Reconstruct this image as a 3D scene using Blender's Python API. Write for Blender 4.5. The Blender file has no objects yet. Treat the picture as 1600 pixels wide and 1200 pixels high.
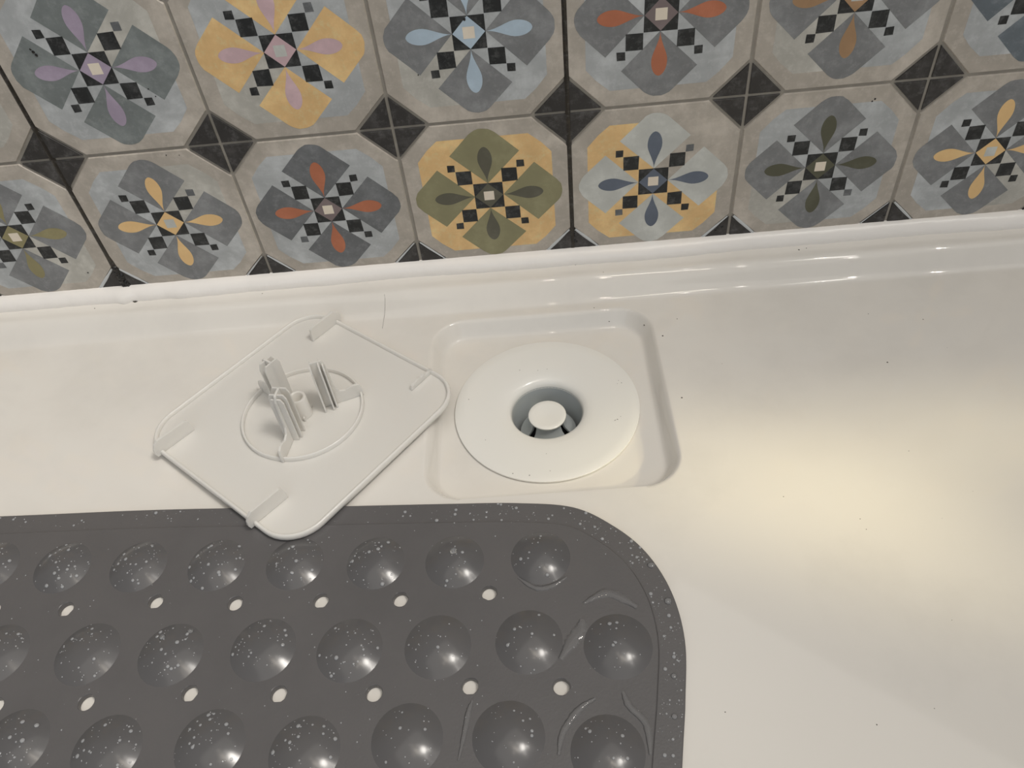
import bpy, bmesh, math, random
from mathutils import Vector, Matrix
from mathutils.geometry import delaunay_2d_cdt
random.seed(7)
C = bpy.context.scene.collection
sc = bpy.context.scene

# ---------------------------------------------------------------- camera
cam_d = bpy.data.cameras.new('camera')
cam = bpy.data.objects.new('camera', cam_d); C.objects.link(cam)
R = [[0.99600, -0.02487, -0.08583], [-0.07608, -0.73213, -0.67691], [-0.04600, 0.68073, -0.73110]]
right, down, fwd = (Vector(r).normalized() for r in R)
down = (down - right*down.dot(right)).normalized(); fwd = right.cross(down)
cam.matrix_world = Matrix(((right.x, -down.x, -fwd.x, 0.27763), (right.y, -down.y, -fwd.y, -0.41864),
                           (right.z, -down.z, -fwd.z, 0.22904), (0, 0, 0, 1)))
cam_d.sensor_width = 36; cam_d.lens = 1250.6*36/1600
cam_d.clip_start = 0.01
sc.camera = cam

# ---------------------------------------------------------------- world, lamps, exposure
vs = sc.view_settings
vs.view_transform = 'Standard'; vs.look = 'None'; vs.gamma = 1; vs.use_curve_mapping = False
vs.exposure = 0.0
w = bpy.data.worlds.new('world'); sc.world = w; w.use_nodes = True
bg = w.node_tree.nodes['Background']; bg.inputs[0].default_value = (1.0, 0.965, 0.92, 1); bg.inputs[1].default_value = 0.25

def area(name, loc, target, size, power, col, shape='DISK', size_y=None, spread=None):
    d = bpy.data.lights.new(name, 'AREA'); d.shape = shape; d.size = size
    if size_y: d.size_y = size_y
    d.energy = power; d.color = col
    if spread: d.spread = spread
    o = bpy.data.objects.new(name, d); C.objects.link(o); o.location = loc
    o.rotation_euler = (Vector(target)-Vector(loc)).to_track_quat('-Z', 'Y').to_euler()
    return o
WARM = (1.0, 0.90, 0.76); NEUT = (1.0, 0.95, 0.88); COOL = (0.68, 0.83, 1.0)
YEL = (1.0, 0.86, 0.52)
def spot(name, loc, target, power, angle, blend, col, radius=0.01):
    d = bpy.data.lights.new(name, 'SPOT'); d.energy = power; d.spot_size = math.radians(angle); d.spot_blend = blend
    d.color = col; d.shadow_soft_size = radius
    o = bpy.data.objects.new(name, d); C.objects.link(o); o.location = loc
    o.rotation_euler = (Vector(target)-Vector(loc)).to_track_quat('-Z', 'Y').to_euler()
# soft key lamp high on the right aimed at the drain end, strip lamp and small lamps overhead, cool daylight from behind
spot('key_spot_light', (0.95, -0.50, 1.55), (-0.38, -0.26, -0.1), 62, 48, 1.0, NEUT, 0.18)
area('ceiling_strip_light', (0.62, -0.62, 1.75), (0.45, -0.5, -0.1), 0.05, 1.5, WARM, 'RECTANGLE', 0.45)
for x, y, p, c in ((0.30, -0.30, 0.3, WARM), (0.48, -0.85, 0.3, WARM), (0.70, -0.30, 0.35, NEUT), (0.90, -0.80, 0.35, NEUT), (1.10, -0.40, 0.45, NEUT), (1.25, -0.90, 0.6, NEUT), (1.45, -0.45, 1.3, NEUT)):
    area('ceiling_spot_light', (x, y, 1.75), (x*0.6, y, -0.1), 0.03, p, c)
area('window_light', (0.0, -2.4, 1.0), (0.2, -0.1, -0.1), 2.2, 6.0, COOL, 'RECTANGLE', 1.6)
area('ceiling_bounce_light', (0.5, -0.7, 2.2), (0.1, -0.3, -0.1), 3.0, 16, NEUT, 'RECTANGLE', 2.4)
for src, dst, p, ang in (((1.35, -0.155, 0.38), (0.385, -0.168, -0.116), 12, 7.0), ((1.45, -0.160, 0.36), (0.500, -0.163, -0.116), 21, 5.6),
                         ((1.20, -0.62, 0.38), (0.400, -0.198, -0.116), 24, 6.6), ((1.25, -0.66, 0.36), (0.490, -0.238, -0.116), 9, 6.4)):
    spot('added_beam_light', src, dst, p, ang, 1.0, YEL, 0.028)  # added spots, aimed to form the forked warm patch on the tray floor

# ---------------------------------------------------------------- materials
def lin(c): return tuple(((v/255)/12.92 if v/255 <= 0.04045 else ((v/255+0.055)/1.055)**2.4) for v in c)
def mat(name, col, rough=0.4, spec=0.5, mottle=0.0, scale=60, light=None, coat=0.0, bump=0.0, bscale=400, detail=6):
    m = bpy.data.materials.new(name); m.use_nodes = True
    nt = m.node_tree; b = nt.nodes['Principled BSDF']
    b.inputs['Roughness'].default_value = rough; b.inputs['Specular IOR Level'].default_value = spec
    b.inputs['Coat Weight'].default_value = coat; b.inputs['Coat Roughness'].default_value = 0.06
    b.inputs['Base Color'].default_value = (*col, 1)
    geo = nt.nodes.new('ShaderNodeNewGeometry')
    if mottle:
        n = nt.nodes.new('ShaderNodeTexNoise'); n.inputs['Scale'].default_value = scale; n.inputs['Detail'].default_value = detail; n.inputs['Roughness'].default_value = 0.65
        nt.links.new(geo.outputs['Position'], n.inputs['Vector'])
        r = nt.nodes.new('ShaderNodeValToRGB')
        lt = light or tuple(min(1, c*1.35+0.03) for c in col)
        dk = tuple(c*0.84 for c in col)
        r.color_ramp.elements[0].position = 0.33; r.color_ramp.elements[0].color = (*dk, 1)
        r.color_ramp.elements[1].position = 0.70; r.color_ramp.elements[1].color = (*lt, 1)
        e = r.color_ramp.elements.new(0.5); e.color = (*col, 1)
        nt.links.new(n.outputs['Fac'], r.inputs['Fac'])
        mx = nt.nodes.new('ShaderNodeMix'); mx.data_type = 'RGBA'; mx.inputs[0].default_value = mottle
        mx.inputs[6].default_value = (*col, 1); nt.links.new(r.outputs['Color'], mx.inputs[7])
        if mottle >= 0.7:      # worn pale flecks of the printed cement look
            n2 = nt.nodes.new('ShaderNodeTexNoise'); n2.inputs['Scale'].default_value = 170; n2.inputs['Detail'].default_value = 8; n2.inputs['Roughness'].default_value = 0.75
            nt.links.new(geo.outputs['Position'], n2.inputs['Vector'])
            r2 = nt.nodes.new('ShaderNodeValToRGB'); r2.color_ramp.elements[0].position = 0.51; r2.color_ramp.elements[0].color = (0, 0, 0, 1)
            r2.color_ramp.elements[1].position = 0.68; r2.color_ramp.elements[1].color = (0.5, 0.5, 0.5, 1)
            nt.links.new(n2.outputs['Fac'], r2.inputs['Fac'])
            m2 = nt.nodes.new('ShaderNodeMix'); m2.data_type = 'RGBA'; nt.links.new(r2.outputs['Color'], m2.inputs[0])
            nt.links.new(mx.outputs[2], m2.inputs[6]); m2.inputs[7].default_value = (*(min(0.75, c*1.1+0.13) for c in col), 1)
            nt.links.new(m2.outputs[2], b.inputs['Base Color'])
        else: nt.links.new(mx.outputs[2], b.inputs['Base Color'])
    if bump:
        n = nt.nodes.new('ShaderNodeTexNoise'); n.inputs['Scale'].default_value = bscale; n.inputs['Detail'].default_value = 4
        nt.links.new(geo.outputs['Position'], n.inputs['Vector'])
        bp = nt.nodes.new('ShaderNodeBump'); bp.inputs['Strength'].default_value = bump; bp.inputs['Distance'].default_value = 0.001
        nt.links.new(n.outputs['Fac'], bp.inputs['Height']); nt.links.new(bp.outputs['Normal'], b.inputs['Normal'])
    return m
K = 0.72
def tcol(c):
    c = lin(c); y = 0.3*c[0]+0.55*c[1]+0.15*c[2]
    return tuple(min(0.9, (v*0.80+y*0.20)/K) for v in c)
TILE = {}
def tmat(key, c, mottle=0.8, scale=55, rough=0.42):
    TILE[key] = mat('tile_'+key, tcol(c), rough, 0.35, mottle, scale, coat=0.0)
tmat('beige', (157, 149, 138), 0.9, 38)
tmat('grout', (132, 126, 116), 0.5)
tmat('black', (33, 35, 36), 0.9, 90)
tmat('worn_black', (88, 91, 94), 0.9, 120)
tmat('triangle', (47, 45, 44), 0.9, 70)
tmat('pale_blue', (152, 156, 158), 0.9, 42)
tmat('faded', (160, 158, 150), 0.9, 42)
tmat('pale_grey', (170, 172, 167), 0.6, 50)
tmat('grey', (110, 112, 114), 0.9, 48)
tmat('green_grey', (105, 112, 112), 0.9, 48)
tmat('dark_grey', (92, 95, 98), 0.9, 48)
tmat('slate', (88, 98, 106), 0.9, 48)
tmat('yellow', (204, 164, 98), 0.7, 48)
tmat('gold', (208, 168, 102), 0.3)
tmat('orange', (166, 92, 54), 0.4)
tmat('lilac', (146, 132, 153), 0.5)
tmat('pink', (180, 150, 156), 0.5)
tmat('sky', (152, 172, 188), 0.4)
tmat('blue', (84, 94, 110), 0.5)
tmat('olive', (124, 120, 84), 0.5)
tmat('dark_olive', (76, 76, 58), 0.5)
tmat('olive_drab', (82, 80, 66), 0.5)
tmat('olive_yellow', (128, 120, 78), 0.5)
tmat('ochre', (150, 115, 76), 0.6)
tmat('mauve', (112, 98, 98), 0.4)
tmat('cream', (204, 191, 172), 0.2)
MOULD = mat('black_mould', (0.008, 0.007, 0.006), 0.25, 0.5, bump=0.6, bscale=500)
DARKJOINT = mat('dark_joint', (0.016, 0.012, 0.008), 0.35, 0.5, 0.8, 120, (0.05, 0.038, 0.022))
SMEAR = mat('sealant_smear', (0.60, 0.62, 0.63), 0.4, 0.5)
ACRYL = mat('white_acrylic', (0.80, 0.772, 0.725), 0.04, 0.5, 0.35, 9, (0.82, 0.796, 0.75))
SEAL = mat('white_silicone', (0.93, 0.90, 0.865), 0.22, 0.5, bump=0.25, bscale=160)
PLAST = mat('white_plastic', (0.765, 0.745, 0.705), 0.25, 0.5)
_p = PLAST.node_tree.nodes['Principled BSDF']; _p.inputs['Subsurface Weight'].default_value = 0.45; _p.inputs['Subsurface Scale'].default_value = 0.004; _p.inputs['Subsurface Radius'].default_value = (1.0, 0.95, 0.9)
FLANGE = mat('flange_plastic', (0.86, 0.85, 0.81), 0.16, 0.5)
GREYPL = mat('grey_plastic', (0.50, 0.53, 0.535), 0.3, 0.5)
DARKPL = mat('dark_plastic', (0.03, 0.03, 0.03), 0.4, 0.5)
SPECK = mat('dark_speck', (0.06, 0.05, 0.04), 0.6, 0.3)
MAT_T = mat('grey_vinyl', (0.122, 0.118, 0.120), 0.34, 0.5, 0.5, 14, (0.138, 0.131, 0.130), bump=0.10, bscale=900)
MAT_D = mat('grey_vinyl_wet', (0.118, 0.116, 0.120), 0.19, 0.5, 0.4, 20, (0.13, 0.122, 0.12))
def water_mat(name, tint, body):
    m = bpy.data.materials.new(name); m.use_nodes = True; nt = m.node_tree; nt.nodes.clear()
    out = nt.nodes.new('ShaderNodeOutputMaterial'); tr = nt.nodes.new('ShaderNodeBsdfTransparent'); gl = nt.nodes.new('ShaderNodeBsdfGlossy'); df = nt.nodes.new('ShaderNodeBsdfDiffuse')
    gl.inputs['Roughness'].default_value = 0.04; df.inputs['Color'].default_value = (*tint, 1); tr.inputs['Color'].default_value = (1, 1, 1, 1)
    fr = nt.nodes.new('ShaderNodeFresnel'); fr.inputs['IOR'].default_value = 1.33
    m1 = nt.nodes.new('ShaderNodeMixShader'); m1.inputs[0].default_value = body
    m2 = nt.nodes.new('ShaderNodeMixShader')
    nt.links.new(tr.outputs[0], m1.inputs[1]); nt.links.new(df.outputs[0], m1.inputs[2])
    nt.links.new(fr.outputs[0], m2.inputs[0]); nt.links.new(m1.outputs[0], m2.inputs[1]); nt.links.new(gl.outputs[0], m2.inputs[2])
    nt.links.new(m2.outputs[0], out.inputs[0])
    return m
WATER = water_mat('water', (0.8, 0.82, 0.85), 0.14)
FILM = water_mat('film_water', (0.8, 0.82, 0.85), 0.06)
DROPLET = water_mat('droplet_water', (0.8, 0.82, 0.85), 0.36)

# ---------------------------------------------------------------- helpers
def mesh(name, V, F, mats, parent=None, midx=None, smooth=False, angle=None):
    me = bpy.data.meshes.new(name); me.from_pydata([tuple(v) for v in V], [], F)
    for m in (mats if isinstance(mats, (list, tuple)) else [mats]): me.materials.append(m)
    if midx: me.polygons.foreach_set('material_index', midx)
    if smooth or angle: me.polygons.foreach_set('use_smooth', [True]*len(me.polygons))
    me.update()
    if angle: me.set_sharp_from_angle(angle=math.radians(angle))
    o = bpy.data.objects.new(name, me); C.objects.link(o)
    if parent: o.parent = parent
    return o
def empty(name, loc, rot=(0, 0, 0)):
    o = bpy.data.objects.new(name, None); C.objects.link(o); o.location = loc; o.rotation_euler = rot
    o.empty_display_size = 0.02
    return o
def tag(o, label=None, cat=None, group=None, kind=None):
    if label: o['label'] = label
    if cat: o['category'] = cat
    if group: o['group'] = group
    if kind: o['kind'] = kind
    return o
class MB:
    def __init__(s): s.V = []; s.F = []; s.M = []
    def add(s, V, F, m=0):
        n = len(s.V); s.V += [tuple(v) for v in V]
        for f in F: s.F.append(tuple(i+n for i in f)); s.M.append(m)
    def build(s, name, mats, parent=None, smooth=False, angle=None): return mesh(name, s.V, s.F, mats, parent, s.M, smooth, angle)
def prism(P, d, bev=0.0):
    """polygon P (list of 3D, in order), extruded by vector d; optional bevel on the +d side given as an inset fraction to the centroid"""
    n = len(P); P = [Vector(p) for p in P]; d = Vector(d)
    if bev:
        c = sum(P, Vector())/n
        ins = [p+(c-p).normalized()*bev for p in P]
        V = P + [p+d*0.75 for p in P] + [p+d for p in ins]; L = 3
    else:
        V = P + [p+d for p in P]; L = 2
    F = [tuple(reversed(range(n))), tuple(range((L-1)*n, L*n))]
    for l in range(L-1):
        for i in range(n): j = (i+1) % n; F.append((l*n+i, l*n+j, (l+1)*n+j, (l+1)*n+i))
    return V, F
def lathe(prof, n=64, a0=0.0, a1=None, center=(0, 0, 0), capped=False):
    full = a1 is None
    cnt = n if full else n+1
    V = []; F = []
    for k in range(cnt):
        a = a0 + ((2*math.pi) if full else (a1-a0))*k/n
        for r, z in prof: V.append((center[0]+r*math.cos(a), center[1]+r*math.sin(a), center[2]+z))
    p = len(prof)
    for k in range(n):
        k2 = (k+1) % cnt
        for i in range(p-1): F.append((k*p+i, k2*p+i, k2*p+i+1, k*p+i+1))
    if capped: F.append(tuple(k*p+p-1 for k in range(cnt)))
    return V, F
def smooth(t): t = max(0, min(1, t)); return t*t*(3-2*t)

# ---------------------------------------------------------------- wall of patterned tiles (wall plane y = 0, one pattern unit = 0.1 m)
U = 0.1
X0, X1 = -0.8, 1.4
back = MB()
V, F = prism([(X0, 0.0009, -0.19), (X1, 0.0009, -0.19), (X1, 0.0009, 0.30), (X0, 0.0009, 0.30)], (0, 0.012, 0))
back.add(V, F)
wall = back.build('wall_back', [TILE['grout']]); tag(wall, kind='structure')
Dm = 0.214      # half diagonal of the dark diamonds
G = 0.0085      # half joint width, in units
def octo(h, cut): return [(h, cut), (cut, h), (-cut, h), (-h, cut), (-h, -cut), (-cut, -h), (cut, -h), (h, -cut)]
hh = 0.5-G; cc = 0.5+G-Dm-0.003
def rot4(P, k):
    for _ in range(k): P = [(-y, x) for x, y in P]
    return P
ra = 0.109; pc = (0, 0.495-ra*math.sqrt(2))
petal = [(0, 0.088), (0.205, 0.29)] + [(pc[0]+ra*math.cos(a), pc[1]+ra*math.sin(a)) for a in [math.radians(45+90*i/8) for i in range(9)]] + [(-0.205, 0.29)]
def teardrop():      # pointed at the flower's centre, widest past the middle, rounded outside
    R_ = []
    for q in (0.08, 0.18, 0.3, 0.42, 0.52, 0.6, 0.68, 0.76, 0.83, 0.89, 0.935, 0.97, 0.99):
        w_ = 0.043*math.sin(math.pi*q**1.65)**(1.0 if q < 0.66 else 0.50)
        R_.append((w_, 0.092+0.24*q))
    return [(0, 0.092)]+R_+[(0, 0.333)]+[(-x, y) for x, y in reversed(R_)]
drop = teardrop()
quad = [(0, 0), (0.395, 0), (0.395, 0.265), (0.34, 0.33), (0.265, 0.395), (0, 0.395)]      # upper right quadrant of the ground patch
def sq(cx, cy, h): return [(cx-h, cy-h), (cx+h, cy-h), (cx+h, cy+h), (cx-h, cy+h)]
def add_tile(c, r, petals, drops, core, inner, patch, faded='faded', fq=(), label=None):
    """r: 0 = lowest row (centre z = -0.05), 1 next one up ..."""
    cx, cz = c*U+U/2, (r-0.5)*U
    names = ['beige', petals, drops, core, inner, patch, faded, 'black', 'worn_black']
    mats = [TILE[n] for n in names]
    b = MB()
    o8 = octo(hh, cc)
    g = random.Random(c*31+r)
    bevel = 0.006
    V, F = prism([(x, 0.009, z) for x, z in [(p[0]*1, p[1]*1) for p in reversed(o8)]], (0, -0.009, 0), bevel)
    b.add(V, F, 0)
    def flat(P, layer, m): b.add([(x, -0.0004*layer, z) for x, z in P], [tuple(range(len(P)))[::-1]], m)
    # reversed winding so the faces look towards the room (-y)
    for k in range(4):
        flat(rot4(quad, k)[::-1] if False else rot4(quad, k), 1, 6 if k in fq else 5)
    jit = lambda P: [(x+g.uniform(-.002, .002), z+g.uniform(-.002, .002)) for x, z in P]
    for k in range(4): flat(jit(rot4(petal, k)), 2, 1)
    for k in range(4): flat(rot4(drop, k), 3, 2)
    flat(sq(0, 0, 0.0885), 3, 7)
    flat([(0.0865, 0), (0, 0.0865), (-0.0865, 0), (0, -0.0865)], 4, 3)
    flat(sq(0, 0, 0.031), 5, 4)
    for k in range(4):
        flat(jit(rot4(sq(0.136, 0.136, 0.0455), k)), 3, 7); flat(jit(rot4(sq(0.206, 0.206, 0.0225), k)), 3, 8 if g.random() < 0.16 or ((c, r) in ((3, 0), (0, 1), (0, 0), (1, 1)) and k == 0) else 7)
    b.V = [(x*U, y*U if y < 0.0015 else 0.009*U, z*U) for x, y, z in b.V]
    o = b.build('tile', mats, wall)
    o.location = (cx, 0, cz)
    if label: o['label'] = label
# quadrant index: 0 upper right, 1 upper left, 2 lower left, 3 lower right
add_tile(-1, 0, 'grey', 'olive_yellow', 'olive_yellow', 'cream', 'pale_blue', fq=(3,), label='tile with olive yellow drops on grey petals')
add_tile(0, 0, 'grey', 'gold', 'gold', 'pale_grey', 'pale_blue', fq=(0,), label='tile with yellow drops on grey petals beside the mouldy joint')
add_tile(1, 0, 'dark_grey', 'orange', 'mauve', 'cream', 'pale_blue', fq=(), label='tile with orange drops on dark grey petals')
add_tile(2, 0, 'olive', 'olive_drab', 'olive_drab', 'cream', 'yellow', fq=(), label='tile with olive petals on a yellow ground')
add_tile(3, 0, 'pale_grey', 'blue', 'blue', 'cream', 'yellow', 'beige', fq=(0,), label='tile with blue drops on pale petals over yellow ground')
add_tile(4, 0, 'grey', 'dark_olive', 'dark_olive', 'cream', 'pale_blue', fq=(2,), label='tile with dark olive drops on grey petals')
add_tile(5, 0, 'grey', 'gold', 'gold', 'pale_grey', 'pale_blue', fq=(3,), label='tile with yellow drops on grey petals at the right edge')
add_tile(-1, 1, 'yellow', 'pink', 'pink', 'cream', 'faded', label='pink petalled tile cut by the left edge')
add_tile(0, 1, 'green_grey', 'lilac', 'lilac', 'cream', 'pale_blue', fq=(0,), label='tile with lilac drops on green grey petals')
add_tile(1, 1, 'yellow', 'pink', 'pink', 'pale_grey', 'pale_blue', fq=(2,), label='tile with pink drops on yellow petals')
add_tile(2, 1, 'grey', 'sky', 'sky', 'cream', 'pale_blue', fq=(2,), label='tile with light blue drops on grey petals')
add_tile(3, 1, 'grey', 'orange', 'mauve', 'cream', 'pale_blue', fq=(), label='tile with orange drops on grey petals in the upper row')
add_tile(4, 1, 'grey', 'ochre', 'ochre', 'pale_grey', 'pale_blue', fq=(2,), label='tile with ochre drops on grey petals')
add_tile(5, 1, 'slate', 'sky', 'sky', 'cream', 'pale_blue', label='tile with slate petals at the upper right')
combos = [('grey', 'orange', 'mauve', 'cream', 'pale_blue'), ('olive', 'olive_drab', 'olive_drab', 'cream', 'yellow'), ('yellow', 'pink', 'pink', 'cream', 'pale_blue'),
          ('slate', 'sky', 'sky', 'cream', 'pale_blue'), ('grey', 'gold', 'gold', 'pale_grey', 'pale_blue'), ('green_grey', 'lilac', 'lilac', 'cream', 'pale_blue'), ('pale_grey', 'blue', 'blue', 'cream', 'yellow')]
rr = random.Random(3)
for c in range(-4, 10):
    for r in range(3):
        if r < 2 and -1 <= c <= 5: continue
        add_tile(c, r, *rr.choice(combos), fq=rr.choice([(), (0,), (2,)]))
# dark corner triangles of the diamonds
tri_me = None
def corner(i, r, k):
    global tri_me
    if tri_me is None:
        a = 0.0092; b_ = Dm-0.018-a
        P = [(a, a), (b_, a), (a, b_)]
        V, F = prism([(x*U, 0.0009, z*U) for x, z in reversed(P)], (0, -0.0009, 0), 0.0005)
        tri_me = mesh('corner_tile', V, F, TILE['triangle'], wall); o = tri_me
    else:
        o = tri_me.copy(); C.objects.link(o)
    o.location = (i*U, 0, r*U); o.rotation_euler = (0, -math.pi/2*k, 0)
for i in range(-3, 10):
    for r in (-1, 0, 1, 2):
        for k in range(4):
            if r == -1 and k in (2, 3): continue
            if r == 2 and k in (0, 1): continue
            corner(i, r, k)
# the real joints between the big slabs: every third column, dark and mouldy
def joint(i, wid):
    x = i*U; V = []; F = []
    n = 60; g = random.Random(i+9)
    for k in range(n+1):
        z = -0.097 + 0.337*k/n
        wl = wid*(1+g.uniform(-.12, .12)); wr = wid*(1+g.uniform(-.12, .12))
        if i == 0 and z < -0.068: wr += 0.0016*smooth((-0.068-z)/0.012); wl += 0.0004
        V += [(x-wl, 0.0004, z), (x-wl*0.6, -0.00022, z), (x+wr*0.6, -0.00022, z), (x+wr, 0.0004, z)]
    for k in range(n):
        for j in range(3): F.append((k*4+j, k*4+j+1, (k+1)*4+j+1, (k+1)*4+j))
    o = mesh('dark_joint', V, F, DARKJOINT, wall, smooth=True)
    o['label'] = 'dark mouldy joint between tile slabs'
    return o
joint(0, 0.0017); joint(3, 0.0015); joint(6, 0.0011); joint(-3, 0.0011)
# black mould lump at the foot of the left joint
def blob_patch(name, pts, th, m, parent, seed=1, y0=0.0):
    b = MB(); g = random.Random(seed)
    for (x, z, r) in pts:
        V = []; F = []; n = 9
        for k in range(n):
            a = 2*math.pi*k/n; q = r*g.uniform(.8, 1.15); V.append((x+q*math.cos(a), y0, z+q*math.sin(a)))
        for k in range(n):
            a = 2*math.pi*k/n; V.append((x+r*.6*math.cos(a), y0-th*.8, z+r*.6*math.sin(a)))
        V.append((x, y0-th, z))
        for k in range(n):
            j = (k+1) % n; F += [(k, n+k, n+j, j), (n+k, 2*n, n+j)]
        b.add(V, F)
    o = b.build(name, m, parent, smooth=True); return o
g = random.Random(5)
mp = [(0.0002+0.0016*t+g.uniform(-.0011, .0012)*(.5+t), -0.080-0.0152*t, g.uniform(.0009, .0023)) for t in [k/33 for k in range(34)]]
mp += [(0.0026, -0.0945, .0014), (0.0034, -0.0950, .0010)]
o = blob_patch('mould', mp, 0.0016, MOULD, wall, 4); o['label'] = 'black mould lump at the foot of the left joint'; o['kind'] = 'stuff'
o = blob_patch('mould', [(0.3012, -0.0895, .0012), (0.3020, -0.0905, .0013), (0.3014, -0.086, .0006), (0.3013, -0.084, .0005)], 0.0006, MOULD, wall, 8); o['kind'] = 'stuff'
o = blob_patch('mould', [(0.4985-.0008, -0.0905, .0008), (0.3, 0.1, .0003), (0.3930, -0.0895, .0011), (0.3955, -0.0885, .0011), (0.3915, -0.0912, .0010)], 0.0004, MOULD, wall, 2); o['kind'] = 'stuff'
# small dark marks on the tiles
o = blob_patch('mark', [(0.0228, 0.0602, .0009), (0.0221, 0.0619, .0009), (0.0214, 0.0634, .0006), (0.2486, 0.0569, .0008), (0.2200, 0.03, .0004), (0.4725, -0.009, .0006), (0.4712, -0.0102, .0005), (0.0730, 0.0365, .0004), (0.0752, 0.0320, .0004), (0.0665, -0.0035, .0004), (0.074, -0.0042, .0003), (-0.0185, -0.082, .0005)], 0.00025, MOULD, wall, 12, y0=-0.0002); o['kind'] = 'stuff'
# white sealant smears along the lowest dark corners
def smear(x, z, x2, z2, wid):
    d = Vector((x2-x, 0, z2-z)); n = Vector((-d.z, 0, d.x)).normalized()
    V = []; F = []; k = 8
    for i in range(k+1):
        t = i/k; p = Vector((x, 0, z))+d*t; ww = wid*(0.55+0.45*math.sin(math.pi*min(1, t*1.1+.1)))*random.uniform(.85, 1.1)
        V += [tuple(p-n*ww+Vector((0, .0002, 0))), tuple(p+Vector((0, -.00030, 0))), tuple(p+n*ww+Vector((0, .0002, 0)))]
    for i in range(k):
        for j in range(2): F.append((i*3+j, i*3+j+1, i*3+4+j, i*3+3+j))
    mesh('sealant_smear', V, F, SMEAR, wall, smooth=True)
b_ = Dm*U
for i, l, r_ in ((0, 1.3, 1.2), (1, .55, .8), (2, .7, .75), (3, 1.2, 1.1), (4, 1.0, 1.25), (5, .3, .95)):
    x = i*U
    if l > 0.2: smear(x-b_+.0022, -0.0985, x-.0018, -0.1+b_-.0022, 0.00095*l)
    if r_ > 0.2: smear(x+.0018, -0.1+b_-.0022, x+b_-.0022, -0.0985, 0.00095*r_)

# ---------------------------------------------------------------- shower tray
ZF = -0.116; ZL = -0.104; DEP = 0.0105
RC = (0.2755, -0.1078); RH = 0.0693; RR = 0.022
DC = (0.2752, -0.1092); ZFL = -0.1246
def rdist(x, y):
    qx = abs(x-RC[0])-(RH-RR); qy = abs(y-RC[1])-(RH-RR)
    return math.hypot(max(qx, 0), max(qy, 0))+min(max(qx, qy), 0)-RR
def ramp(t):      # straight wall with rounded foot and crisper lip
    t = max(0.0, min(1.0, t))
    if t < 0.12: return 1.20*t*t/0.24
    if t > 0.68: return 1-(1-t)**2*(1.20/0.64)
    return 0.072+1.20*(t-0.12)*(0.808-0.072-0.0)/(1.20*0.56)
def tray_z(x, y):
    z = ZF + (ZL-ZF)*(1-smooth((-0.0165-y)/0.0165)) if y > -0.034 else ZF
    for e, s in ((-0.78, x+0.78), (1.38, 1.38-x), (-1.0, y+1.0)):
        if s < 0.05: z = max(z, ZF+(ZL-ZF)*(1-smooth((s-0.02)/0.03)))
    d = rdist(x, y)
    if d < 0: z -= DEP*ramp(-d/0.0080)
    return z
def lin_(a, b, n): return [a+(b-a)*k/n for k in range(n)]
xs = lin_(-0.78, -0.72, 12)+lin_(-0.72, 0.19, 46)+lin_(0.19, 0.36, 140)+lin_(0.36, 1.32, 48)+lin_(1.32, 1.38, 13)
ys = lin_(-1.0, -0.94, 12)+lin_(-0.94, -0.195, 36)+lin_(-0.195, 0.0, 150)+[0.0009]
xs[-1] = 1.38
V = [(x, y, tray_z(x, y)) for y in ys for x in xs]; F = []
nx = len(xs)
for j in range(len(ys)-1):
    for i in range(nx-1):
        cx = (xs[i]+xs[i+1])/2; cy = (ys[j]+ys[j+1])/2
        if math.hypot(cx-DC[0], cy-DC[1]) < 0.045: continue
        F.append((j*nx+i, j*nx+i+1, (j+1)*nx+i+1, (j+1)*nx+i))
# outer skirt of the tray
n0 = len(V)
loop = [j for j in range(nx)] + [j*nx+nx-1 for j in range(1, len(ys))] + [(len(ys)-1)*nx+i for i in range(nx-2, -1, -1)] + [j*nx for j in range(len(ys)-2, 0, -1)]
for k in loop: V.append((V[k][0], V[k][1], -0.19))
L = len(loop)
for k in range(L):
    k2 = (k+1) % L; F.append((loop[k], n0+k, n0+k2, loop[k2]))
tray = mesh('shower_tray', V, F, ACRYL, smooth=True)
tray.data.set_sharp_from_angle(angle=math.radians(50))
tag(tray, 'large glossy white shower tray with a square drain recess under the tiled wall', 'shower tray')

# hairline crack by the wall
def tube(P, r, m, name, parent, n=6):
    V = []; F = []; P = [Vector(p) for p in P]
    for i, p in enumerate(P):
        t = (P[min(i+1, len(P)-1)]-P[max(i-1, 0)]).normalized(); u = t.cross(Vector((0, 0, 1)))
        u = u.normalized() if u.length > 1e-6 else Vector((1, 0, 0)); v = t.cross(u)
        rad = r[i] if isinstance(r, (list, tuple)) else r
        for k in range(n):
            a = 2*math.pi*k/n; V.append(tuple(p+u*rad*math.cos(a)+v*rad*math.sin(a)))
    for i in range(len(P)-1):
        for k in range(n): F.append((i*n+k, i*n+(k+1) % n, (i+1)*n+(k+1) % n, (i+1)*n+k))
    F += [tuple(range(n))[::-1], tuple((len(P)-1)*n+k for k in range(n))]
    return mesh(name, V, F, m, parent, smooth=True)
GREYLINE = mat('grey_line', (0.30, 0.28, 0.27), 0.5, 0.3)
cr = [(0.1755, -0.0195), (0.1757, -0.022), (0.1752, -0.0255), (0.1745, -0.029), (0.1738, -0.0325), (0.1738, -0.036), (0.1736, -0.040)]
o = tube([(x, y, tray_z(x, y)) for x, y in cr], 0.00013, GREYLINE, 'hairline_crack', tray); o['label'] = 'thin grey hairline crack'
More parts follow.
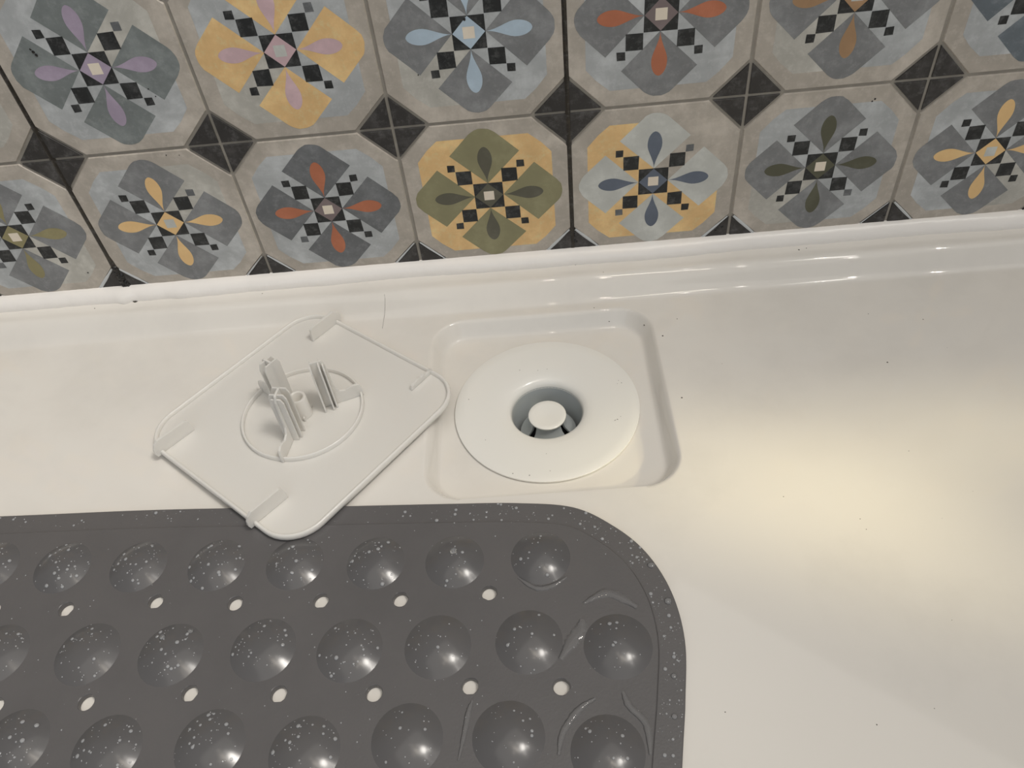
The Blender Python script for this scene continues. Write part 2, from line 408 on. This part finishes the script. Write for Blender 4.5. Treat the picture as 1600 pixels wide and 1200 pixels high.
# tiny dark specks on the tray
b = MB(); g = random.Random(22)
def speck(b, x, y, z, r):
    V = [(x+r*math.cos(a)*g.uniform(.7, 1.2), y+r*math.sin(a)*g.uniform(.7, 1.2), z+.00002) for a in [2*math.pi*k/6 for k in range(6)]]+[(x, y, z+r*.5)]
    b.add(V, [(k, (k+1) % 6, 6) for k in range(6)])
for x, y, r in ((0.4715, -0.103, .0005), (0.474, -0.062, .0003), (0.5035, -0.0705, .00035), (0.548, -0.107, .0003), (0.34, -0.052, .0006), (0.349, -0.067, .0006), (0.319, -0.043, .0005), (0.352, -0.118, .0005), (0.36, -0.053, .00035), (0.424, -0.205, .0003), (0.425, -0.211, .00025),
                (0.391, -0.189, .0003), (0.301, -0.0067, .00065), (0.318, -0.0165, .0003), (0.444, -0.0105, .0006), (0.449, -0.0095, .0004), (0.0060, -0.0070, .0013), (0.0046, -0.0066, .0007), (-0.021, -0.0105, .0005), (0.093, -0.0095, .0004), (0.31, -0.0365, .0004), (0.4, -0.302, .0003), (0.3405, -0.2935, .0003)):
    speck(b, x, y, tray_z(x, y), r)
for k in range(26):
    x = g.uniform(-0.1, 0.6); y = g.uniform(-0.33, -0.03)
    if rdist(x, y) < .005: continue
    speck(b, x, y, tray_z(x, y), g.uniform(.00012, .00028))
o = b.build('dirt_specks', SPECK, tray); o['kind'] = 'stuff'

# sealant bead in the corner between wall and tray
V = []; F = []; g = random.Random(14)
prof = [(0.0012, 0.0088), (-0.0012, 0.0087), (-0.0038, 0.0074), (-0.0062, 0.0048), (-0.0072, 0.0016), (-0.0068, -0.0006)]
N = 420
wob = [0]*8
for k in range(N+1):
    x = X0+0.03+(X1-X0-0.06)*k/N
    big = 1+0.10*math.sin(x*21+1)+0.06*math.sin(x*57)+g.uniform(-.05, .05)
    if abs(x+0.0005) < 0.004: big *= 1.18
    if 0.004 < x < 0.03: big *= 0.86
    for j, (y, h) in enumerate(prof):
        e = big if j > 0 else 1
        V.append((x, y*e*(1 if y < 0 else 1), ZL+h*(0.97+0.03*big)+g.uniform(-.00012, .00012)))
p = len(prof)
for k in range(N):
    for j in range(p-1): F.append((k*p+j, (k+1)*p+j, (k+1)*p+j+1, k*p+j+1))
bead = mesh('trim_1', V, F, SEAL, smooth=True)
tag(bead, kind='structure')

# ---------------------------------------------------------------- drain
dr = empty('drain', (DC[0], DC[1], ZFL))
tag(dr, 'round white drain flange with an open centre hole set in the square recess', 'drain')
V, F = lathe([(0.0465, -0.0012), (0.0541, -0.0012), (0.0541, -0.0002), (0.0537, 0.0), (0.048, -0.0001), (0.036, -0.0004), (0.0285, -0.0009), (0.0245, -0.0016), (0.0222, -0.0028), (0.0211, -0.0048), (0.0208, -0.0070)], 96)
o = mesh('flange', V, F, FLANGE, dr, angle=35)
V, F = lathe([(0.0209, -0.0060), (0.0207, -0.010), (0.0200, -0.020), (0.0192, -0.030), (0.0150, -0.034), (0.0001, -0.034)], 64)
o = mesh('cup', V, F, GREYPL, dr, smooth=True); o['label'] = 'grey inner cup of the drain'
# centre knob on three flared legs
kz = -0.0075
V, F = lathe([(0.0001, kz-0.0008), (0.004, kz-0.0006), (0.0085, kz-0.0001), (0.0106, kz), (0.0112, kz-0.0004), (0.0112, kz-0.0012), (0.0104, kz-0.0018), (0.0001, kz-0.0018)], 48)
o = mesh('knob', V, F, FLANGE, dr, smooth=True); o.data.set_sharp_from_angle(angle=math.radians(40)); o['label'] = 'white dished centre knob'
for a in (-88, 32, 152):
    a0, a1 = math.radians(a-50), math.radians(a+50)
    outer = [(0.0092, kz-0.0016), (0.0094, kz-0.005), (0.0106, kz-0.009), (0.0132, kz-0.0125), (0.0168, kz-0.0145)]
    inner = [(r-0.0011, z-0.0004) for r, z in outer]
    V, F = lathe(outer, 14, a0, a1); V2, F2 = lathe(inner, 14, a0, a1)
    b = MB(); b.add(V, F); b.add(V2, [tuple(reversed(f)) for f in F2])
    n = len(V); p = len(outer)
    rim = [(k*p, (k+1)*p, n+(k+1)*p, n+k*p) for k in range(14)]+[(k*p+p-1, n+k*p+p-1, n+(k+1)*p+p-1, (k+1)*p+p-1) for k in range(14)]
    for k0 in (0, 14): rim += [(k0*p+i, k0*p+i+1, n+k0*p+i+1, n+k0*p+i) for i in range(p-1)]
    b.F += rim; b.M += [0]*len(rim)
    b.build('knob_leg', GREYPL, dr, angle=40)
V, F = lathe([(0.0001, -0.0262), (0.012, -0.0262), (0.0165, -0.0270), (0.0165, -0.030), (0.0001, -0.030)], 40)
o = mesh('trap_insert', V, F, DARKPL, dr, angle=40); o['label'] = 'dark insert down inside the drain'
# smudges on the flange
b = MB(); g = random.Random(4)
for x, y, r in ((-0.0148, 0.031, .0004), (-0.0037, 0.0295, .0003), (0.002, 0.030, .0003), (0.0455, 0.014, .0004), (0.044, 0.016, .0003), (0.043, 0.0135, .0003), (0.0400, -0.014, .00045), (0.0385, -0.0145, .0004), (0.042, -0.012, .0003), (-0.012, -0.049, .0005), (-0.021, -0.047, .0005), (-0.0005, -0.047, .0003), (-0.046, 0.01, .0004), (-0.036, -0.022, .0003), (-0.002, -0.035, .0003)):
    speck(b, x, y, 0.0, r*.8)
o = b.build('dirt_specks', GREYLINE, dr); o['kind'] = 'stuff'

# ---------------------------------------------------------------- drain cover lying upside down
ROT = math.radians(-39.5)
H = 0.0672
cover = empty('drain_cover', (0.1345, -0.1120, ZF+0.0021))
tilt = Matrix.Rotation(math.radians(1.0), 4, Vector((-1, -1, 0)).normalized())
cover.rotation_euler = (Matrix.Rotation(ROT, 4, 'Z') @ tilt).to_euler()
tag(cover, 'square white plastic drain cover lying upside down between the grey mat and the drain', 'drain cover')
def rsq(h, r, n=10):
    P = []
    for q, (sx, sy) in enumerate(((1, 1), (-1, 1), (-1, -1), (1, -1))):
        for k in range(n+1):
            a = math.pi/2*q+math.pi/2*k/n
            P.append((sx*(h-r)+r*math.cos(a), sy*(h-r)+r*math.sin(a)))
    return P
CR = 0.0215
rings = [(H-0.0022, CR-.002, 0.0022), (H-0.0019, CR-.0019, 0.0041), (H-0.0014, CR-.0014, 0.0045), (H-0.0007, CR-.0007, 0.0045), (H-0.0001, CR, 0.0040), (H+0.0002, CR, 0.0022), (H-0.0002, CR, 0.0006), (H-0.001, CR-.001, 0.0)]
V = []; F = []
for h, r, z in rings: V += [(x, y, z) for x, y in rsq(h, r)]
n = len(rsq(H, CR))
for l in range(len(rings)-1):
    for i in range(n): j = (i+1) % n; F.append((l*n+j, l*n+i, (l+1)*n+i, (l+1)*n+j))
mesh('rim', V, F, PLAST, cover, smooth=True)
Vp = [(x, y, 0.0022) for x, y in rsq(H-0.002, CR-.002)]+[(x, y, 0.0002) for x, y in rsq(H-0.0012, CR-.001)]
mesh('plate', Vp, [tuple(range(n)), tuple(reversed(range(n, 2*n)))], PLAST, cover)
PZ = 0.0022
V, F = lathe([(0.0342, PZ-.0005), (0.0342, PZ+0.0026), (0.0345, PZ+0.0031), (0.0351, PZ+0.0031), (0.0355, PZ+0.0026), (0.0355, PZ-.0005)], 80)
mesh('ring', V, F, PLAST, cover, angle=60)
V, F = lathe([(0.0001, PZ+0.006), (0.0034, PZ+0.006), (0.0034, PZ+0.0140), (0.0037, PZ+0.0143), (0.0047, PZ+0.0143), (0.0050, PZ+0.0139), (0.0052, PZ+0.003), (0.0056, PZ-.0003)], 32)
socket = mesh('socket', V, F, PLAST, cover, angle=50); socket['label'] = 'hollow round centre socket'
def boxV(x0, x1, y0, y1, z0, z1): return [(x0, y0, z0), (x1, y0, z0), (x1, y1, z0), (x0, y1, z0), (x0, y0, z1), (x1, y0, z1), (x1, y1, z1), (x0, y1, z1)]
BF = [(3, 2, 1, 0), (4, 5, 6, 7), (0, 1, 5, 4), (1, 2, 6, 5), (2, 3, 7, 6), (3, 0, 4, 7)]
for a in (20, 140, 260):
    aa = math.radians(a)-ROT-math.radians(40)+math.radians(40)
    b = MB(); 
    V = boxV(0.0045, 0.0068, -.0005, .0005, PZ-.0003, PZ+0.0028)
    rm = lambda P: [(x*math.cos(aa+.5)-y*math.sin(aa+.5), x*math.sin(aa+.5)+y*math.cos(aa+.5), z) for x, y, z in P]
    b.add(rm(V), BF); b.build('socket_rib', PLAST, socket)
def plate_poly(P, th, axis):
    """P: list of (s, z) outline; axis 'r': s along radius, thickness across; returns verts, faces"""
    n = len(P)
    V = [(s, -th/2, z) for s, z in P]+[(s, th/2, z) for s, z in P]
    F = [tuple(range(n)), tuple(reversed(range(n, 2*n)))]+[(i, n+i, n+(i+1) % n, (i+1) % n) for i in range(n)]
    return V, F
HP = 0.0375
for wa in (-99, 19, 143):
    a = math.radians(wa)-ROT
    post = empty('snap_post', (0, 0, 0), (0, 0, a)); post.parent = cover
    # radial web: from inner plate to the foot that reaches over the ring
    P = [(0.0124, PZ), (0.0362, PZ), (0.0362, PZ+0.0060), (0.0352, PZ+0.0088), (0.0325, PZ+0.0098), (0.0300, PZ+0.0094), (0.0268, PZ+0.0080), (0.0235, PZ+0.0090), (0.0218, PZ+0.0130), (0.0208, HP-0.004), (0.0192, HP-0.0004), (0.0180, HP), (0.0124, HP)]
    V, F = plate_poly(P, 0.0012, 'r'); mesh('web', V, F, PLAST, post)
    for r, wd, top in ((0.0126, 0.0105, HP-.0002), (0.0174, 0.0105, HP-.0006), (0.0195, 0.0080, HP-.0022)):
        ch = 0.0022
        Q = [(-wd/2, PZ), (wd/2, PZ), (wd/2, top-ch*1.4), (wd/2-ch*.6, top), (-wd/2+ch*.6, top), (-wd/2, top-ch*1.4)]
        V = [(r-.00045, s, z) for s, z in Q]+[(r+.00045, s, z) for s, z in Q]
        m = len(Q); F = [tuple(reversed(range(m))), tuple(range(m, 2*m))]+[(i, (i+1) % m, m+(i+1) % m, m+i) for i in range(m)]
        mesh('fin', V, F, PLAST, post)
def clip(u, sy, ang, length=0.0235, high=0.0100, broken=False):
    o_ = empty('clip', (u, sy*(H+0.0010), 0), (0, 0, math.radians(ang))); return o_
def make_clip(u, sy, twist=0.0, broken=False):
    # local s runs inward from just outside the rim
    if not broken:
        P = [(-0.0016, PZ-0.0005), (-0.0024, PZ+0.0022), (-0.0020, PZ+0.0050), (-0.0005, PZ+0.0078), (0.0020, PZ+0.0098), (0.0200, PZ+0.0098), (0.0216, PZ+0.0086), (0.0226, PZ-.0002)]
    else:
        P = [(0.0000, PZ-0.0005), (0.0004, PZ+0.0022), (0.0045, PZ+0.0028), (0.0062, PZ+0.0020), (0.0075, PZ+0.0042), (0.0100, PZ+0.0034), (0.0125, PZ+0.0042), (0.0180, PZ+0.0030), (0.0190, PZ-.0002)]
    V, F = plate_poly(P, 0.0016, 'r')
    o = mesh('clip', V, F, PLAST, cover)
    o.location = (u, sy*(H+0.0004), 0)
    o.rotation_euler = (0, 0, (-math.pi/2 if sy > 0 else math.pi/2)+twist)
    if broken: o['label'] = 'broken stub of a clip'
    return o
make_clip(-0.0425, 1)
make_clip(-0.0465, -1, math.radians(-3))
make_clip(0.0370, -1, math.radians(-3))
make_clip(0.0405, 1, broken=True)

# ---------------------------------------------------------------- bath mat
MZ = ZF
def arc(cx, cy, r, a0, a1, n): return [(cx+r*math.cos(math.radians(a0+(a1-a0)*k/n)), cy+r*math.sin(math.radians(a0+(a1-a0)*k/n))) for k in range(n+1)]
def bez(P, n=12):
    out = []
    for i in range(len(P)-1):
        p0 = P[max(i-1, 0)]; p1 = P[i]; p2 = P[i+1]; p3 = P[min(i+2, len(P)-1)]
        for k in range(n):
            t = k/n
            out.append(tuple(0.5*((2*p1[d])+(-p0[d]+p2[d])*t+(2*p0[d]-5*p1[d]+4*p2[d]-p3[d])*t*t+(-p0[d]+3*p1[d]-3*p2[d]+p3[d])*t**3) for d in (0, 1)))
    return out+[P[-1]]
edge = bez([(-0.30, -0.1545), (-0.12, -0.1635), (-0.0278, -0.1680), (0.063, -0.1712), (0.15, -0.1765), (0.22, -0.1805), (0.2560, -0.1830), (0.2850, -0.1880), (0.3040, -0.2005), (0.3180, -0.2165), (0.3268, -0.2380), (0.3290, -0.2620), (0.3248, -0.2880), (0.3197, -0.3113), (0.300, -0.40), (0.28, -0.48)], 8)
outline = edge+[(-0.38, -0.55)]
def inside(P, x, y):
    c = False
    for i in range(len(P)):
        x1, y1 = P[i-1]; x2, y2 = P[i]
        if (y1 > y) != (y2 > y) and x < (x2-x1)*(y-y1)/(y2-y1)+x1: c = not c
    return c
def offset_in(P, d):
    out = []
    for i in range(len(P)):
        a = Vector(P[i-1]); c = Vector(P[(i+1) % len(P)]); t = (c-a).normalized()
        out.append((P[i][0]+t.y*d, P[i][1]-t.x*d))
    return out
def ensure_cw(P):
    s = sum(P[i-1][0]*P[i][1]-P[i][0]*P[i-1][1] for i in range(len(P)))
    return P if s < 0 else P[::-1]
outline = ensure_cw(outline)
bt = empty('bath_mat', (0, 0, 0))
tag(bt, 'wet dark grey bath mat with round bumps and small drain holes on white tray', 'bath mat')
holes = [(-0.0041, -0.2248), (0.0339, -0.2274), (0.0786, -0.2264), (0.1189, -0.2302), (0.1612, -0.2318), (0.1997, -0.2338), (0.2419, -0.2334),
         (0.0604, -0.2744), (0.1075, -0.2731), (0.1484, -0.2758), (0.1911, -0.278), (0.2334, -0.2774), (0.273, -0.28),
         (0.018, -0.2735), (-0.026, -0.2725), (-0.045, -0.2238), (0.055, -0.321), (0.097, -0.322), (0.139, -0.323), (0.181, -0.324), (0.223, -0.325), (0.265, -0.327)]
bumps = [(-0.0577, -0.1975), (-0.0157, -0.2005), (0.0236, -0.2039), (0.0640, -0.2062), (0.1048, -0.2083), (0.1451, -0.2106), (0.186, -0.2133), (0.2251, -0.2155), (0.2671, -0.2165),
         (-0.036, -0.2475), (0.0081, -0.249), (0.0532, -0.2514), (0.0938, -0.2543), (0.1374, -0.2545), (0.1780, -0.2575), (0.2185, -0.2585), (0.2598, -0.2588), (0.2992, -0.2634),
         (-0.054, -0.2880), (-0.01, -0.2890), (0.0341, -0.2911), (0.0770, -0.296), (0.1222, -0.2962), (0.1639, -0.3014), (0.2071, -0.2985), (0.2497, -0.2999), (0.2900, -0.308)]
for r_ in range(3):
    for k in range(8):
        bumps.append((-0.03+0.0425*k+(0.02 if r_ % 2 == 0 else 0), -0.345-0.044*r_-0.0012*k*5))
def sheet(name, outl, hl, z0, z1, m, parent, bev=0.0005):
    """flat slab with holes: top triangulated, rounded-off upper edges, vertical walls"""
    loops = [ensure_cw(outl)]+[ensure_cw(h)[::-1] for h in hl]
    pts = []; segs = []
    for P in loops:
        n = len(pts); P2 = offset_in(P, bev); pts += [Vector(q) for q in P2]
        segs += [(n+i, n+(i+1) % len(P)) for i in range(len(P))]
    v2, e2, f2, _, _, _ = delaunay_2d_cdt(pts, segs, [], 1, 1e-7)
    mb = MB(); T = []
    for f in f2:
        c = sum((v2[i] for i in f), Vector((0, 0)))/3
        if not inside(loops[0], c.x, c.y) or any(inside(h, c.x, c.y) for h in loops[1:]): continue
        ar = (v2[f[1]]-v2[f[0]]).cross(v2[f[2]]-v2[f[0]]) if False else ((v2[f[1]].x-v2[f[0]].x)*(v2[f[2]].y-v2[f[0]].y)-(v2[f[1]].y-v2[f[0]].y)*(v2[f[2]].x-v2[f[0]].x))
        T.append(tuple(f) if ar > 0 else tuple(reversed(f)))
    mb.add([(p.x, p.y, z1) for p in v2], T)
    for P in loops:
        n = len(P); Q = offset_in(P, bev); Q2 = offset_in(P, bev*.3)
        V = [(x, y, z1) for x, y in Q]+[(x, y, z1-bev*.3) for x, y in Q2]+[(x, y, z1-bev) for x, y in P]+[(x, y, z0) for x, y in P]
        F = []
        for l in range(3):
            for i in range(n): j = (i+1) % n; F.append((l*n+j, l*n+i, (l+1)*n+i, (l+1)*n+j)[::-1])
        mb.add(V, F)
    return mb.build(name, m, parent, angle=50)
circ = lambda x, y, r, n=24: [(x+r*math.cos(2*math.pi*k/n), y+r*math.sin(2*math.pi*k/n)) for k in range(n)]
T0 = 0.0022; T1 = 0.0030
HLR = 0.0036
inner_o = offset_in(outline, 0.0118)
border = sheet('border', outline, [offset_in(outline, 0.0120)], MZ+0.0002, MZ+T0+0.0002, MAT_T, bt)
panel = sheet('panel', inner_o, [circ(x, y, HLR) for x, y in holes], MZ+0.0002, MZ+T1+0.0002, MAT_T, bt)
PT = MZ+T1+0.0002
def dome(x, y, r, h, first=[None]):
    if first[0] is None:
        V = []; F = []; n = 40; m = 10
        Rr = 0.0158
        for j in range(m):
            t = j/m
            rad = Rr*(1-t); z = 0.0050*(1-(1-t)**2.1)**1.12
            V += [(rad*math.cos(2*math.pi*k/n), rad*math.sin(2*math.pi*k/n), z-0.0003) for k in range(n)]
        V.append((0, 0, 0.0050-0.0003))
        for j in range(m-1):
            for k in range(n): k2 = (k+1) % n; F.append((j*n+k, j*n+k2, (j+1)*n+k2, (j+1)*n+k))
        for k in range(n): F.append(((m-1)*n+k, (m-1)*n+(k+1) % n, m*n))
        first[0] = mesh('bump', V, F, MAT_D, bt, smooth=True); o = first[0]
    else:
        o = first[0].copy(); C.objects.link(o)
    o.location = (x, y, PT); o.scale = (r/0.0158, r/0.0158, h)
    return o
for x, y in bumps: dome(x, y, 0.0150 if y > -0.22 else 0.0158, 1.0)

# ---------------------------------------------------------------- water
def bump_z(x, y):
    z = PT
    for bx, by in bumps:
        r = 0.0150 if by > -0.22 else 0.0158; d = math.hypot(x-bx, y-by)
        if d < r: z = max(z, PT-.0003+0.0050*(1-(d/r)**2.1)**1.12)
    return z
def mat_z(x, y): return bump_z(x, y) if inside(inner_o, x, y) else MZ+T0+.0002
def droplet(b, x, y, z, r, g, h=0.55, el=1.0, n=8, nrm=None):
    V = []; F = []; a0 = g.uniform(0, 6.3)
    N_ = Vector(nrm) if nrm else Vector((0, 0, 1)); X_ = Vector((1, 0, 0)); X_ = (X_-N_*X_.dot(N_)).normalized(); Y_ = N_.cross(X_)
    for l, (q, zz) in enumerate(((1.0, -.08), (0.92, .45), (0.6, .85))):
        for k in range(n):
            a = 2*math.pi*k/n+a0; p = Vector((x, y, z))+X_*(r*q*math.cos(a)*el)+Y_*(r*q*math.sin(a))+N_*(r*h*zz); V.append(tuple(p))
    V.append(tuple(Vector((x, y, z))+N_*(r*h)))
    for l in range(2):
        for k in range(n): k2 = (k+1) % n; F.append((l*n+k, l*n+k2, (l+1)*n+k2, (l+1)*n+k))
    for k in range(n): F.append((2*n+k, 2*n+(k+1) % n, 3*n))
    F.append(tuple(reversed(range(n))))
    b.add(V, F)
g = random.Random(77)
b = MB()
def nrm_at(x, y):
    e = 0.0004; dx = (mat_z(x+e, y)-mat_z(x-e, y))/(2*e); dy = (mat_z(x, y+e)-mat_z(x, y-e))/(2*e)
    if math.hypot(dx, dy) > 1.5: return (0, 0, 1)
    return Vector((-dx, -dy, 1)).normalized()
for bx, by in bumps[:27]:
    for k in range(46 if bx < 0.2 else 20):
        a = g.uniform(0, 6.283); d = 0.0138*math.sqrt(g.random()); x, y = bx+d*math.cos(a), by+d*math.sin(a)
        droplet(b, x, y, mat_z(x, y), 0.00022+0.0009*g.random()**3.5, g, nrm=nrm_at(x, y))
for k in range(420):     # along the border
    i = g.randrange(len(edge)-1); t = g.random(); x = edge[i][0]*(1-t)+edge[i+1][0]*t; y = edge[i][1]*(1-t)+edge[i+1][1]*t
    q = Vector((edge[i+1][1]-edge[i][1], -(edge[i+1][0]-edge[i][0]))).normalized()*g.uniform(.0008, .0108)
    x += q.x; y += q.y
    droplet(b, x, y, mat_z(x, y), 0.0002+0.0009*g.random()**4, g)
for k in range(260):     # scattered on the flat of the mat
    x = g.uniform(-0.06, 0.31); y = g.uniform(-0.31, -0.19)
    if inside(inner_o, x, y) and min(math.hypot(x-hx, y-hy) for hx, hy in holes) > HLR+.001: droplet(b, x, y, mat_z(x, y), 0.00015+0.0003*g.random()**2, g)
o = b.build('water_droplets', DROPLET, None, smooth=True)
tag(o, 'fine spray of tiny clear water droplets scattered over the grey bath mat', 'droplets', kind='stuff')
big = [((0.2251, -0.2122), 0.0019, 'round water drop on top of the bump next to last in the back row', 1),
       ((0.3195, -0.2240), 0.0016, 'upper of two oval water drops on the curved mat border', 1.2),
       ((0.3245, -0.2430), 0.0018, 'lower larger oval water drop on the curved mat border', 1.0),
       ((0.0890, -0.2470), 0.0015, 'water drop on the upper left of a middle row bump', 1.0),
       ((0.1010, -0.2440), 0.0014, 'water drop on the upper right of a middle row bump', 1.0),
       ((0.3215, -0.2780), 0.0013, 'small round water drop on the right mat border', 1.0),
       ((0.3190, -0.2950), 0.0013, 'small water drop low on the right mat border near the frame bottom', 1.0)]
for (x, y), r, lab, el in big:
    b = MB(); droplet(b, 0, 0, 0, r, g, 0.5, el, 16, nrm=nrm_at(x, y))
    o = b.build('water_drop', WATER, smooth=True); o.location = (x, y, mat_z(x, y)+.00005)
    tag(o, lab, 'water drop')
# wet films between the bumps at the right-hand end
def film(name, pts, wd, lab, h=0.0009):
    P = bez(pts, 8); V = []; F = []; gg = random.Random(len(pts)*7+int(pts[0][0]*1000)); n = len(P)
    for i, (x, y) in enumerate(P):
        t = Vector(P[min(i+1, n-1)])-Vector(P[max(i-1, 0)]); q = Vector((-t.y, t.x)).normalized(); ww = wd*(0.35+0.65*math.sin(math.pi*min(max(i/(n-1), .04), .96)))*gg.uniform(.8, 1.2)
        for s, hh_ in ((-1, -.00012), (-.6, h*.75), (0, h), (.6, h*.75), (1, -.00012)):
            xx, yy = x+q.x*ww*s, y+q.y*ww*s; V.append((xx, yy, PT+hh_))
    for i in range(n-1):
        for j in range(4): F.append((i*5+j, (i+1)*5+j, (i+1)*5+j+1, i*5+j+1))
    o = mesh(name, V, F, FILM, smooth=True); tag(o, lab, 'water')
    return o
film('water_film', [(0.2735, -0.268), (0.2790, -0.2600), (0.2835, -0.2545), (0.2845, -0.2500)], 0.0034, 'wet film of water bridging the last two middle row bumps')
film('water_film', [(0.2860, -0.2420), (0.2960, -0.2375), (0.3030, -0.2400), (0.3100, -0.2455)], 0.0028, 'wet film of water curving behind the rightmost middle row bump')
film('water_film', [(0.2290, -0.3080), (0.2315, -0.2960), (0.2330, -0.2880), (0.2345, -0.2840)], 0.0014, 'thin trickle of water left of a front row bump')
film('water_film', [(0.2700, -0.3080), (0.2725, -0.2990), (0.2800, -0.2900), (0.2870, -0.2860)], 0.0018, 'trickle of water between the two rightmost front row bumps')
film('water_film', [(0.2990, -0.2840), (0.3010, -0.2900), (0.3070, -0.2980), (0.3070, -0.3100)], 0.0020, 'trickle of water running down along the right mat border')
film('water_film', [(0.2560, -0.2265), (0.2640, -0.2325), (0.2720, -0.2320), (0.2790, -0.2280)], 0.0016, 'thin wet film in front of the rightmost back row bump')
